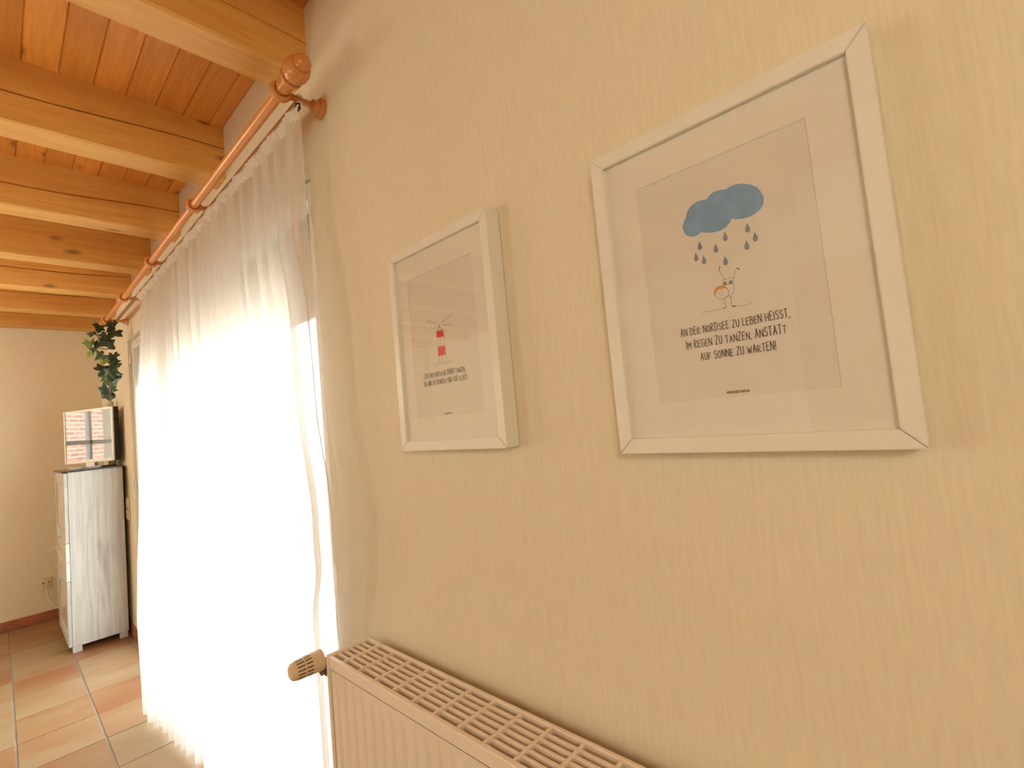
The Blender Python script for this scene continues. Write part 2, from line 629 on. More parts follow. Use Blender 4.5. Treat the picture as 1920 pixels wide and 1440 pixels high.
# patio door in the right wall
DX0, DX1 = 0.028, 0.072
FW, SW = 0.022, 0.048
door = structure('door_1', MB().box((DX0, OY0, 0.0), (DX1, OY0 + FW, OZ), 0.003).box((DX0, OY1 - FW, 0.0), (DX1, OY1, OZ), 0.003)
                 .box((DX0, OY0 + FW, OZ - FW), (DX1, OY1 - FW, OZ), 0.003).box((DX0, OY0 + FW, 0.0), (DX1, OY1 - FW, 0.03), 0.003), M['pvc'])
mid = (OY0 + OY1) / 2
for a, b_ in ((OY0 + FW - 0.006, mid - 0.002), (mid + 0.002, OY1 - FW + 0.006)):
    s = MB()
    z0, z1 = 0.026, OZ - FW + 0.006
    s.box((DX0 - 0.01, a, z0), (DX1 - 0.01, a + SW, z1), 0.004).box((DX0 - 0.01, b_ - SW, z0), (DX1 - 0.01, b_, z1), 0.004)
    s.box((DX0 - 0.01, a + SW, z1 - SW), (DX1 - 0.01, b_ - SW, z1), 0.004).box((DX0 - 0.01, a + SW, z0), (DX1 - 0.01, b_ - SW, z0 + 0.06), 0.004)
    so_ = s.build('sash', M['pvc'], door)
    MB().box((0.044, a + SW - 0.004, z0 + 0.056), (0.050, b_ - SW + 0.004, z1 - SW + 0.004)).build('pane', M['pane'], so_)
    hy = a - 0.004 if a < mid - 0.5 else b_ + 0.004
    for hz in (1.86, 1.0, 0.25):
        MB().lathe((0.012, hy, hz), (0, 0, 1), [(0, 0.0), (0.001, 0.008), (0.055, 0.008), (0.057, 0.0)], 12).build('hinge', M['steel'], so_, smooth=True)
h = MB()
h.box((0.010, mid - 0.04, 0.98), (0.018, mid - 0.012, 1.14), 0.003).box((-0.006, mid - 0.034, 1.10), (0.010, mid - 0.018, 1.12), 0.003).box((-0.012, mid - 0.034, 1.0), (-0.004, mid - 0.018, 1.12), 0.003)
h.build('handle', M['pvc'], door)
# roller shutter, let down a little way outside the glass
nsl = 10
for i in range(nsl):
    z1 = OZ - i * 0.037
    MB().box((0.105, OY0 + 0.003, z1 - 0.036), (0.117, OY1 - 0.003, z1 - 0.001), 0.004, 2).build('shutter_slat', M['shutter'], door)

# window in the far wall and what lies outside it
win = structure('window_1', MB().box((WX0, FAR + 0.06, WZ0), (WX0 + 0.06, FAR + 0.12, WZ1), 0.003).box((WX1 - 0.06, FAR + 0.06, WZ0), (WX1, FAR + 0.12, WZ1), 0.003)
                .box((WX0 + 0.06, FAR + 0.06, WZ1 - 0.06), (WX1 - 0.06, FAR + 0.12, WZ1), 0.003).box((WX0 + 0.06, FAR + 0.06, WZ0), (WX1 - 0.06, FAR + 0.12, WZ0 + 0.06), 0.003), M['pvc'])
wc = (WX0 + WX1) / 2
MB().box((wc - 0.02, FAR + 0.07, WZ0 + 0.06), (wc + 0.02, FAR + 0.11, WZ1 - 0.06), 0.003).build('glazing_bar', M['pvc'], win)
MB().box((WX0 + 0.06, FAR + 0.07, 1.37), (WX1 - 0.06, FAR + 0.11, 1.41), 0.003).build('glazing_bar', M['pvc'], win)
MB().box((WX0 + 0.05, FAR + 0.088, WZ0 + 0.05), (WX1 - 0.05, FAR + 0.092, WZ1 - 0.05)).build('pane', M['pane'], win)

structure('ground', MB().box((-12, -14, -0.16), (25, 30, -0.09)), M['paving'])
structure('wall_garden', MB().box((-16, 8.4, -0.09), (1.0, 8.65, 3.4)), M['brick'])
structure('roof', MB().box((XL2 - 0.4, NEAR - 0.5, TOP + 0.08), (0.75, FAR + 0.35, TOP + 0.30)), M['outer'])

def shrub(x, y, h, seed, label):
    t_ = empty('shrub', (x, y, -0.09), label, 'shrub', 'shrubs outside the far window')
    rg = random.Random(seed)
    MB().tube([(x, y, -0.09), (x + 0.03, y, h * 0.5), (x, y, h * 0.8)], 0.025, 6).build('stem', M['stem'], t_)
    mb = MB()
    for _ in range(420):
        a, b2, c2 = rg.gauss(0, 1), rg.gauss(0, 1), rg.gauss(0, 1)
        l_ = math.sqrt(a * a + b2 * b2 + c2 * c2)
        k_ = rg.uniform(0.6, 1.0) / l_
        p_ = Vector((x + a * k_ * h * 0.55, y + b2 * k_ * 0.35, h * 0.55 + c2 * k_ * h * 0.5))
        u_ = Vector((rg.gauss(0, 1), rg.gauss(0, 1), rg.gauss(0, 1))).normalized() * 0.07
        w_ = Vector((rg.gauss(0, 1), rg.gauss(0, 1), rg.gauss(0, 1))).normalized() * 0.04
        mb.poly([p_ - u_, p_ + w_, p_ + u_, p_ - w_], [(0, 1, 2, 3)])
    setp(mb.build('foliage', M['bush'], t_, fix=False), kind='stuff')


shrub(-5.6, 7.7, 0.95, 1, 'bushy green shrub before the brick wall, mirrored in the television')
shrub(-7.4, 7.9, 0.75, 2, 'lower green shrub farther along the brick wall, mirrored in the television')

# door in the left wall, seen in the picture glass
d2 = structure('door_2', MB().box((XL - 0.06, -0.18, 0.0), (XL - 0.02, 0.64, 1.985), 0.002), M['doorleaf'])
for z0, z1 in ((0.15, 0.9), (1.05, 1.85)):
    MB().box((XL - 0.022, -0.06, z0), (XL - 0.008, 0.52, z1), 0.006).build('door_panel', M['doorleaf'], d2)
c_ = MB()
c_.box((XL - 0.02, 0.64, 0), (XL + 0.015, 0.72, 2.06), 0.003).box((XL - 0.02, -0.28, 0), (XL + 0.015, -0.18, 2.06), 0.003).box((XL - 0.02, -0.18, 1.98), (XL + 0.015, 0.64, 2.06), 0.003)
c_.build('door_casing', M['doorwhite'], d2)
MB().tube([(XL - 0.02, 0.02 - 0.14, 1.02), (XL + 0.03, -0.12, 1.02), (XL + 0.035, -0.01, 1.02)], 0.008).build('handle', M['steel'], d2, smooth=True)

# ------------------------------------------------------------------ picture frames
CLOUD= [(-43.9, 74.8), (-42.2, 78.4), (-40.6, 81.1), (-38.0, 85.4), (-35.5, 92.0), (-30.2, 97.4), (-22.7, 99.8), (-15.7, 99.2), (-10.8, 98.1), (-7.4, 101.2), (-1.2, 103.8), (5.5, 103.6), (12.9, 101.4), (17.8, 103.3), (25.2, 102.9), (32.2, 100.8), (39.7, 96.5), (46.1, 90.8), (49.9, 83.5), (51.8, 76.1), (50.4, 69.0), (46.4, 63.8), (39.9, 60.8), (32.8, 59.9), (25.7, 60.6), (19.5, 62.5), (15.1, 64.6), (12.8, 60.7), (7.6, 56.5), (0.7, 54.8), (-7.9, 55.5), (-16.6, 58.0), (-21.7, 60.7), (-25.6, 58.7), (-30.8, 57.9), (-35.8, 59.4), (-40.6, 63.1), (-42.5, 68.6)]
DROPS= [(5.4, 46.2), (30.8, 48.1), (37.8, 35.1), (27.8, 28.3), (-25.2, 44.7), (-6.8, 35.6), (-31.4, 32.0), (-22.4, 25.6), (2.4, 17.3)]
STROKES= [([(-4.5, 12.5), (-5.6, 10.6), (-6.4, 8.3), (-5.2, 5.0), (-3.1, 0.6), (-0.8, -4.1)], 0.24), ([(-4.5, 12.4), (-5.5, 10.6), (-6.2, 8.0)], 0.43), ([(8.9, -5.9), (10.7, -2.1), (12.1, 1.8), (14.0, 5.3), (14.8, 5.5), (17.1, 1.8)], 0.24), ([(14.5, 4.9), (16.9, 2.0)], 0.48), ([(-4.5, -6.7), (-3.3, -4.8), (-0.6, -4.4), (1.0, -6.2), (3.5, -4.2), (5.6, -4.2), (8.0, -5.5), (9.2, -6.2)], 0.19), ([(9.2, -6.2), (8.2, -12.2), (8.3, -17.6), (7.3, -21.6), (5.8, -23.9), (4.2, -24.6), (3.7, -26.6)], 0.21), ([(-4.1, -11.7), (0.6, -11.3), (4.7, -11.5), (7.7, -12.1)], 0.35), ([(-4.4, -27.7), (0.5, -25.6), (1.6, -24.5)], 0.19), ([(0.7, -24.3), (2.9, -27.0), (3.9, -26.4)], 0.21), ([(-5.5, -28.0), (-4.4, -31.7), (-3.3, -35.8), (-3.3, -38.0), (-4.6, -38.5)], 0.27), ([(-3.9, -38.4), (-6.0, -38.7)], 0.59), ([(3.7, -26.6), (3.4, -31.4), (3.3, -35.7), (3.3, -38.6)], 0.29), ([(3.6, -38.5), (7.6, -39.0)], 0.75), ([(-32.2, -38.5), (-26.4, -38.3), (-21.1, -38.9), (-15.6, -38.2), (-10.4, -38.5), (-6.2, -38.7)], 0.21), ([(7.5, -39.1), (14.9, -40.3), (20.8, -40.2), (28.2, -39.0)], 0.16), ([(-9.0, -22.2), (-6.5, -23.1), (-4.3, -22.3)], 0.13), ([(-9.1, -20.0), (-8.3, -19.9)], 0.32), ([(-4.5, -18.8), (-3.7, -18.7)], 0.32), ([(1.7, -21.3), (1.2, -22.9), (0.4, -24.4), (-0.8, -25.6), (-2.3, -26.5), (-4.0, -27.1), (-5.8, -27.2), (-7.7, -27.0), (-9.5, -26.4), (-11.2, -25.4), (-12.6, -24.1), (-13.8, -22.5), (-14.6, -20.8), (-15.0, -19.0), (-14.9, -17.2), (-14.4, -15.5), (-13.6, -14.0), (-12.3, -12.8), (-10.8, -11.9), (-9.1, -11.4), (-7.3, -11.2), (-5.4, -11.5), (-3.6, -12.2), (-1.9, -13.2), (-0.5, -14.5), (0.6, -16.1), (1.4, -17.8), (1.7, -19.5), (1.7, -21.3)], 0.21)]
HAIR= [(-15.1, -20.4), (-14.9, -17.2), (-13.8, -14.2), (-11.7, -12.2), (-8.7, -11.3), (-5.6, -11.4), (-2.6, -12.9), (-0.3, -14.9), (1.1, -17.3), (-0.9, -15.7), (-3.4, -14.7), (-6.6, -15.8), (-8.1, -15.1), (-10.6, -15.6), (-12.4, -17.8), (-13.8, -20.8)]
CUPS= [[(-4.3, -9.6), (-2.8, -7.7), (-0.9, -6.5), (0.2, -8.5), (0.8, -10.9), (-2.4, -11.1)], [(2.7, -10.5), (3.6, -8.3), (5.5, -7.1), (7.2, -7.9), (6.8, -11.8)]]
RAYS= [[(-47.1, 50.0), (-15.8, 36.9)], [(36.2, 48.4), (-0.1, 35.6)], [(2.2, 30.8), (27.5, 25.7)], [(-35.6, 26.7), (-17.6, 31.3)]]
LINES= [[(-8.8, 37.3), (-8.3, 33.5)], [(-15.8, 22.0), (-15.3, 26.0), (-8.4, 32.9), (-0.7, 23.8), (0.9, 21.0)], [(-16.4, 25.0), (0.2, 23.3)], [(-17.5, 9.3), (-17.6, -9.0)], [(3.5, 8.0), (3.6, -10.0)], [(-17.4, -27.3), (-16.4, -42.5)], [(5.2, -27.6), (6.9, -43.3)], [(-10.4, -42.1), (-10.1, -36.5), (-6.4, -34.3), (-2.8, -36.4), (-2.3, -42.6)], [(-33.6, -43.0), (-16.5, -42.9), (6.9, -43.7), (18.3, -43.8), (26.1, -41.9)]]
RED= [[(-17.8, 22.4), (2.8, 20.3), (3.1, 8.1), (-17.9, 9.4)], [(-17.6, -9.2), (4.0, -10.1), (4.2, -27.5), (-18.0, -27.2)]]
ROOF= [[(-8.3, 33.7), (-13.4, 28.2), (-3.2, 27.2)]]
DOTS= [[(-8.4, 3.0)], [(-7.8, -4.6)], [(-6.4, -30.8)]]
LEAVES= [(-0.155, 4.022, 2.086, 0.044, 0), (-0.104, 4.042, 2.097, 0.038, 0), (-0.09, 3.988, 2.05, 0.056, 0), (-0.124, 4.016, 2.029, 0.044, 1), (-0.201, 4.066, 1.985, 0.044, 2), (-0.164, 4.067, 1.981, 0.038, 0), (-0.121, 3.966, 1.976, 0.052, 0), (-0.209, 3.977, 1.897, 0.025, 2), (-0.196, 3.957, 1.923, 0.021, 0), (-0.151, 4.007, 1.894, 0.043, 1), (-0.151, 3.954, 1.852, 0.038, 2), (-0.092, 4.009, 1.896, 0.037, 0), (-0.115, 4.034, 1.885, 0.037, 0), (-0.094, 3.986, 1.856, 0.037, 0), (-0.097, 4.038, 1.844, 0.031, 1), (-0.152, 4.027, 1.8, 0.053, 0), (-0.122, 3.953, 1.786, 0.055, 0), (-0.082, 4.023, 1.785, 0.037, 0), (-0.136, 3.984, 1.756, 0.046, 1), (-0.112, 4.004, 1.729, 0.053, 1), (-0.092, 3.987, 1.737, 0.034, 0), (-0.128, 4.04, 1.675, 0.053, 0), (-0.11, 4.007, 1.671, 0.034, 0), (-0.145, 3.97, 1.63, 0.034, 0), (-0.117, 4.021, 1.634, 0.045, 0), (-0.194, 4.051, 2.046, 0.031, 1), (-0.091, 3.99, 2.11, 0.028, 0), (-0.075, 3.979, 1.833, 0.022, 0), (-0.175, 4.0, 2.12, 0.019, 3), (-0.059, 4.072, 1.776, 0.022, 0), (-0.14, 4.077, 2.019, 0.025, 1)]
GLYPH = {
 'A': (0.46, [[(0, 0), (.23, 1), (.46, 0)], [(.08, .36), (.38, .36)]]),
 'B': (0.40, [[(0, 0), (0, 1), (.28, .93), (.34, .75), (.26, .57), (0, .53)], [(.26, .55), (.40, .40), (.38, .15), (.26, .02), (0, 0)]]),
 'C': (0.40, [[(.40, .88), (.28, 1), (.12, .97), (.02, .75), (0, .4), (.06, .1), (.2, 0), (.40, .1)]]),
 'D': (0.42, [[(0, 0), (0, 1), (.24, .92), (.40, .65), (.40, .3), (.24, .05), (0, 0)]]),
 'E': (0.36, [[(.36, 1), (0, .97), (0, 0), (.36, .03)], [(0, .52), (.28, .55)]]),
 'F': (0.36, [[(.36, 1), (0, .97), (0, 0)], [(0, .52), (.28, .55)]]),
 'G': (0.44, [[(.40, .88), (.26, 1), (.10, .95), (.01, .7), (0, .35), (.08, .06), (.24, 0), (.42, .12), (.43, .45), (.24, .45)]]),
 'H': (0.42, [[(0, 0), (0, 1)], [(.42, 0), (.42, 1)], [(0, .5), (.42, .54)]]),
 'I': (0.04, [[(.02, 0), (.02, 1)]]),
 'K': (0.40, [[(0, 0), (0, 1)], [(.38, 1), (0, .45), (.40, 0)]]),
 'L': (0.34, [[(0, 1), (0, 0), (.34, .03)]]),
 'M': (0.54, [[(0, 0), (.04, 1), (.27, .4), (.50, 1), (.54, 0)]]),
 'N': (0.44, [[(0, 0), (0, 1), (.44, 0), (.44, 1)]]),
 'O': (0.44, [[(.22, 1), (.06, .88), (0, .5), (.07, .1), (.22, 0), (.38, .12), (.44, .5), (.37, .9), (.22, 1)]]),
 'R': (0.42, [[(0, 0), (0, 1), (.28, .95), (.36, .77), (.28, .58), (0, .5), (.42, 0)]]),
 'S': (0.38, [[(.36, .9), (.2, 1), (.04, .88), (.04, .68), (.32, .42), (.38, .2), (.24, 0), (0, .1)]]),
 'T': (0.42, [[(0, .97), (.42, 1)], [(.21, .98), (.21, 0)]]),
 'U': (0.40, [[(0, 1), (.01, .25), (.1, .02), (.28, 0), (.39, .2), (.40, 1)]]),
 'V': (0.42, [[(0, 1), (.2, 0), (.42, 1)]]),
 'W': (0.60, [[(0, 1), (.14, 0), (.30, .7), (.46, 0), (.60, 1)]]),
 'Z': (0.40, [[(0, .97), (.38, 1), (0, 0), (.40, .03)]]),
 ',': (0.06, [[(.05, .08), (.0, -.14)]]),
 '.': (0.04, [[(.0, .0), (.04, .03)]]),
 '!': (0.04, [[(.02, 1), (.02, .3)], [(.0, 0), (.04, .04)]]),
 '-': (0.22, [[(0, .45), (.22, .47)]]),
}
GLYPH['Ü'] = (0.40, GLYPH['U'][1] + [[(.08, 1.16), (.12, 1.18)], [(.28, 1.16), (.32, 1.18)]])


class Flat:
    """thin printed shapes on a paper plane; (u, v) in millimetres, u to the right, v up"""

    def __init__(self, cy, cz, x):
        self.cy, self.cz, self.x = cy, cz, x
        self.mb = MB()

    def p(self, u, v, lift=0.0):
        return (self.x - lift, self.cy - u / 1000, self.cz + v / 1000)

    def fill(self, pts, lift=0.0002):
        self.mb.poly([self.p(u, v, lift) for u, v in pts], [list(range(len(pts)))])
        return self

    def stroke(self, pts, w_, lift=0.00035):
        pts = [Vector(q) for q in pts]
        for i in range(1, len(pts) - 1):
            if (pts[i] - pts[i - 1]).normalized().dot((pts[i + 1] - pts[i]).normalized()) < 0.35:
                self.stroke(pts[:i + 1], w_, lift)
                return self.stroke(pts[i:], w_, lift)
        L, R = [], []
        for i, q in enumerate(pts):
            d0 = (q - pts[i - 1]).normalized() if i else None
            d1 = (pts[i + 1] - q).normalized() if i < len(pts) - 1 else None
            d = (d0 + d1) if d0 and d1 else (d0 or d1)
            if d.length < 1e-6:
                d = d1
            d = d.normalized()
            n = Vector((-d.y, d.x))
            ww = w_ / 2
            e = Vector((0, 0))
            if not d0: e = -d1 * ww * 0.6
            if not d1: e = d0 * ww * 0.6
            L.append(q + n * ww + e)
            R.append(q - n * ww + e)
        vs_ = [self.p(a.x, a.y, lift) for a in L] + [self.p(a.x, a.y, lift) for a in R]
        n = len(pts)
        self.mb.poly(vs_, [(i, i + 1, n + i + 1, n + i) for i in range(n - 1)])
        return self

    def text(self, s, u0, u1, v0, h, w_, jitter=0.0, seed=1):
        rng = random.Random(seed)
        gap, space = 0.20, 0.36
        adv = 0
        for ch in s:
            adv += space if ch == ' ' else GLYPH[ch][0] + gap
        adv -= gap
        sx = (u1 - u0) / adv
        x = 0
        for ch in s:
            if ch == ' ':
                x += space
                continue
            g, st = GLYPH[ch]
            dv = rng.uniform(-jitter, jitter)
            hh = h * (1 + rng.uniform(-jitter, jitter) * 0.6)
            for line in st:
                self.stroke([(u0 + (x + a) * sx, v0 + dv + b_ * hh) for a, b_ in line], w_)
            x += g + gap
        return self

    def build(self, name, mat, parent):
        o = self.mb.build(name, mat, parent, fix=False)
        # faces look into the room (-x)
        for pl in o.data.polygons:
            if pl.normal.x > 0:
                pl.flip()
        return o


def picture_frame(y0, y1, z0, z1, depth, label):
    cy, cz = (y0 + y1) / 2, (z0 + z1) / 2
    t = empty('picture_frame', (0, cy, z0), label, 'picture', 'white framed prints on the picture wall')
    rw = 0.0195
    xo, xi = -0.001, -depth
    rails = [((y0, z0), (y1, z0), (y1 - rw, z0 + rw), (y0 + rw, z0 + rw)), ((y1, z0), (y1, z1), (y1 - rw, z1 - rw), (y1 - rw, z0 + rw)),
             ((y1, z1), (y0, z1), (y0 + rw, z1 - rw), (y1 - rw, z1 - rw)), ((y0, z1), (y0, z0), (y0 + rw, z0 + rw), (y0 + rw, z1 - rw))]
    for q in rails:
        d = (Vector(q[1]) - Vector(q[0])).normalized() * 0.00035      # a hair's gap at each mitre
        q = [Vector(q[0]) + d, Vector(q[1]) - d, Vector(q[2]) - d, Vector(q[3]) + d]
        mb = MB().loft([[(xo, a[0], a[1]) for a in q], [(xi, a[0], a[1]) for a in q]])
        bmesh.ops.bevel(mb.bm, geom=mb.bm.edges[:], offset=0.0009, segments=2, affect='EDGES')
        mb.build('frame_rail', M['frame'], t)
    MB().box((-0.006, y0 + rw - 0.002, z0 + rw - 0.002), (-0.002, y1 - rw + 0.002, z1 - rw + 0.002)).build('backing', M['mat'], t)
    # mat board with its window
    my, mz = 0.100, 0.1445
    a0, a1, c0, c1 = y0 + rw - 0.002, y1 - rw + 0.002, z0 + rw - 0.002, z1 - rw + 0.002
    mb = MB()
    out = [(a0, c0), (a1, c0), (a1, c1), (a0, c1)]
    inn = [(cy - my, cz - mz), (cy + my, cz - mz), (cy + my, cz + mz), (cy - my, cz + mz)]
    inn2 = [(cy - my - 0.0012, cz - mz - 0.0012), (cy + my + 0.0012, cz - mz - 0.0012), (cy + my + 0.0012, cz + mz + 0.0012), (cy - my - 0.0012, cz + mz + 0.0012)]
    xf, xb = -0.0255, -0.0240
    mb.loft([[(xb, *q) for q in out], [(xf, *q) for q in out], [(xf, *q) for q in inn2], [(xb, *q) for q in inn]], caps=False)
    mb.build('mat_board', M['mat'], t)
    pp = MB().box((-0.0239, cy - my - 0.004, cz - mz - 0.004), (-0.0234, cy + my + 0.004, cz + mz + 0.004)).build('print', M['paper'], t)
    MB().box((-0.0275, a0, c0), (-0.0262, a1, c1)).build('glass_pane', M['picglass'], t)
    return t, pp, cy, cz


PXF = -0.0240
# large frame nearest the camera
t, pp, cy, cz = picture_frame(0.025, 0.350, 1.1975, 1.6175, 0.033, 'white framed print of a blue rain cloud over a dancing figure, nearer the camera')
pp['label'] = 'print with blue cloud, dancing figure and hand-lettered German lines'
Flat(cy, cz, PXF).fill(CLOUD).build('cloud', M['cloudblue'], pp)
for u, v in DROPS:
    pts = [(u, v + 7.0 * 1.0), (u + 1.0, v + 4.0), (u + 2.4, v + 0.4), (u + 2.5, v - 1.8), (u + 1.6, v - 3.6), (u, v - 4.3), (u - 1.6, v - 3.6), (u - 2.5, v - 1.8), (u - 2.4, v + 0.4), (u - 1.0, v + 4.0)]
    pts = [(a * 1.08 - u * 0.08, v + (b_ - v) * 1.02 - 1.2) for a, b_ in pts]
    Flat(cy, cz, PXF).fill(pts).build('raindrop', M['raingrey'], pp)
Flat(cy, cz, PXF).fill(HAIR).build('hair', M['orangeink'], pp)
f = Flat(cy, cz, PXF)
for c in CUPS:
    f.fill(c)
f.build('bikini_top', M['greyink'], pp)
f = Flat(cy, cz, PXF)
for pts, w_ in STROKES:
    f.stroke(pts, w_ * 1.45)
f.build('figure_outline', M['ink'], pp)
Flat(cy, cz, PXF).text('AN DER NORDSEE ZU LEBEN HEISST,', -61.9, 62.0, -63.6, 9.3, 0.85, 0.25, 1).build('lettering', M['ink'], pp)
Flat(cy, cz, PXF).text('IM REGEN ZU TANZEN, ANSTATT', -56.6, 56.9, -80.4, 9.3, 0.85, 0.25, 2).build('lettering', M['ink'], pp)
Flat(cy, cz, PXF).text('AUF SONNE ZU WARTEN!', -40.3, 44.4, -97.0, 9.0, 0.85, 0.25, 3).build('lettering', M['ink'], pp)
Flat(cy, cz, PXF).text('HEIMATLIEBE-HAUS.DE', -14.4, 11.2, -141.2, 2.8, 0.42, 0.0, 4).build('lettering', M['ink'], pp)

# smaller looking frame further along the wall
t, pp, cy, cz = picture_frame(0.566, 0.878, 1.210, 1.634, 0.033, 'white framed print of a red striped lighthouse, beside the curtain')
pp['label'] = 'print with red striped lighthouse and two hand-lettered German lines'
for c in RED:
    Flat(cy, cz, PXF).fill(c).build('red_stripe', M['redink'], pp)
f = Flat(cy, cz, PXF)
for r_ in RAYS:
    f.stroke(r_, 0.75)
for r_ in LINES:
    f.stroke(r_, 0.65)
for c in RED:
    f.stroke(c + [c[0]], 0.5, 0.0005)
for c in ROOF:
    f.fill(c, 0.0004)
for c in DOTS:
    u, v = c[0]
    f.fill([(u - 1.2, v - 1.3), (u + 1.2, v - 1.3), (u + 1.2, v + 1.3), (u - 1.2, v + 1.3)])
for v in (-13.5, -18.5, 14.5):
    f.fill([(-7.6, v - 1), (-5.4, v - 1), (-5.4, v + 1), (-7.6, v + 1)], 0.0005)
f.build('lighthouse_outline', M['greyink'], pp)
Flat(cy, cz, PXF).text('LASS UNS DURCH DIE DÜNEN TANZEN,', -70.0, 57.4, -67.3, 9.3, 0.85, 0.25, 5).build('lettering', M['ink'], pp)
Flat(cy, cz, PXF).text('BIS WIR BETRUNKEN SIND VOR GLÜCK!', -71.0, 61.5, -82.8, 9.3, 0.85, 0.25, 6).build('lettering', M['ink'], pp)
Flat(cy, cz, PXF).text('HEIMATLIEBE-HAUS.DE', -13.3, 9.4, -143.2, 2.6, 0.45, 0.0, 7).build('lettering', M['ink'], pp)

# ------------------------------------------------------------------ curtain rod
RX, RZ = -0.111, 2.147
rod = empty('curtain_rod', (0, 1.182, RZ), 'turned pine curtain rod on ring brackets along the patio door wall', 'curtain rod')
MB().lathe((RX, 1.16, RZ), (0, 1, 0), [(0, 0.0135), (2.95, 0.0135)], 20).build('pole', M['rod'], rod, smooth=True)
fin = [(0, 0.0135), (0.002, 0.0185), (0.040, 0.0190), (0.041, 0.0255), (0.046, 0.0270), (0.052, 0.0255), (0.053, 0.0200), (0.059, 0.0200), (0.060, 0.0265),
       (0.072, 0.0300), (0.086, 0.0305), (0.098, 0.0270), (0.105, 0.0215), (0.106, 0.0175), (0.109, 0.0175), (0.110, 0.0200), (0.118, 0.0195), (0.125, 0.0140), (0.128, 0.0060), (0.129, 0.0)]
MB().lathe((RX, 1.163, RZ), (0, -1, 0), fin, 28).build('finial', M['rod'], rod, smooth=True)
MB().lathe((RX, 4.10, RZ), (0, 1, 0), fin, 28).build('finial', M['rod'], rod, smooth=True)
TRX, TRZ = -0.066, 2.140
for by in (1.182, 1.988, 2.716, 3.441, 4.075):
    big_ = by < 1.5
    arm = MB()
    arm.lathe((0.0, by, RZ - 0.002), (-1, 0, 0), [(0.0, 0.0085), (0.09, 0.0085), (0.093, 0.0065)], 14)
    ab = arm.build('bracket', M['rodx'], rod, smooth=True)
    # the ring that carries the pole, its axis along the wall
    ringm = MB()
    n, m_ = 28, 12
    rings = []
    for i in range(n):
        a = 2 * math.pi * i / n
        ring = []
        for j in range(m_):
            b2 = 2 * math.pi * j / m_
            rr = 0.0205 + 0.0065 * math.cos(b2)
            ring.append((RX + rr * math.cos(a), by + 0.011 * math.sin(b2), RZ + rr * math.sin(a)))
        rings.append(ring)
    rings.append(rings[0])
    ringm.loft(rings, caps=False)
    bmesh.ops.remove_doubles(ringm.bm, verts=ringm.bm.verts[:], dist=1e-5)
    ringm.build('ring', M['rodx'], ab, smooth='all')
    MB().lathe((-0.0005, by, RZ - 0.002), (-1, 0, 0), [(0, 0.027), (0.009, 0.027), (0.012, 0.024), (0.014, 0.018), (0.028, 0.0165), (0.031, 0.012), (0.034, 0.009)], 28).build('rosette', M['rodx'], ab, smooth=True)
    MB().box((TRX - 0.004, by - 0.006, RZ - 0.012), (TRX + 0.010, by + 0.004, RZ + 0.011), 0.001).build('clip', M['steel'], ab)
MB().box((TRX - 0.007, 1.19, TRZ - 0.010), (TRX + 0.007, 4.09, TRZ + 0.004), 0.002).build('curtain_track', M['track'], rod)
MB().box((TRX - 0.005, 1.178, TRZ - 0.022), (TRX + 0.005, 1.196, TRZ - 0.004), 0.002).build('end_stop', M['black'], rod)

# ------------------------------------------------------------------ curtain
cur = empty('curtain', (TRX, 2.3, 0.03), 'sheer white voile curtain hanging in folds over the patio door', 'curtain')
ZTOP, ZBOT = 2.098, 0.025
crng = random.Random(12)
# fold phase: irregular steps along the cloth
N_U, N_V = 520, 44
ph, amp = [], []
acc = 0.0
freqs = [crng.uniform(0.75, 1.4) for _ in range(40)]
amps = [crng.uniform(0.45, 1.25) for _ in range(40)]


def lerp_table(tab, t):
    for (a, va), (b_, vb_) in zip(tab[:-1], tab[1:]):
        if t <= b_:
            k_ = (t - a) / (b_ - a)
            k_ = k_ * k_ * (3 - 2 * k_)
            return va + (vb_ - va) * k_
    return tab[-1][1]


NEAR_EDGE = [(0, 1.178), (0.13, 1.182), (0.25, 1.140), (0.36, 1.132), (0.50, 1.085), (0.56, 1.090), (0.64, 1.150), (1, 1.152)]
FAR_EDGE = [(0, 3.245), (0.2, 3.235), (0.6, 3.05), (1, 2.96)]


def curtain_y(s, tz):
    """tz 0 at the top, 1 at the floor"""
    ya, yb = lerp_table(NEAR_EDGE, tz), lerp_table(FAR_EDGE, tz)
    return ya + (yb - ya) * s


def curtain_x(s, tz):
    """the far end of the cloth hangs out into the room towards the floor"""
    return -0.062 - 0.012 * math.exp(-(s * 30) ** 2) + 0.036 * math.exp(-(s * 14) ** 2) * min(1.0, max(0.0, (tz - 0.54) * 9)) - 0.105 * min(1.0, tz * 1.25) * s ** 2.5


NF = 23


def fold(s, tz):
    k = s * NF
    i = int(k)
    f0 = k - i
    a = amps[i % 40] * (1 - f0) + amps[(i + 1) % 40] * f0
    w2 = s * NF * 2 * math.pi + 1.7 * math.sin(s * 17.0) + 0.9 * math.sin(s * 41.0 + 1.0)
    base = math.sin(w2 + 0.25 * math.sin(tz * 4 + s * 30))
    base = base + 0.28 * math.sin(2 * w2 + 0.8)
    fine = math.sin(s * 420.0) * 0.16 * max(0.0, 1 - tz * 5)
    depth = 0.017 + 0.006 * min(1.0, tz * 2.2)
    if tz > 0.12:                         # the near edge hangs almost flat
        a *= 1 - 0.8 * math.exp(-(s * 16) ** 2) * min(1.0, (tz - 0.12) * 6)
    return (a * base + fine) * depth


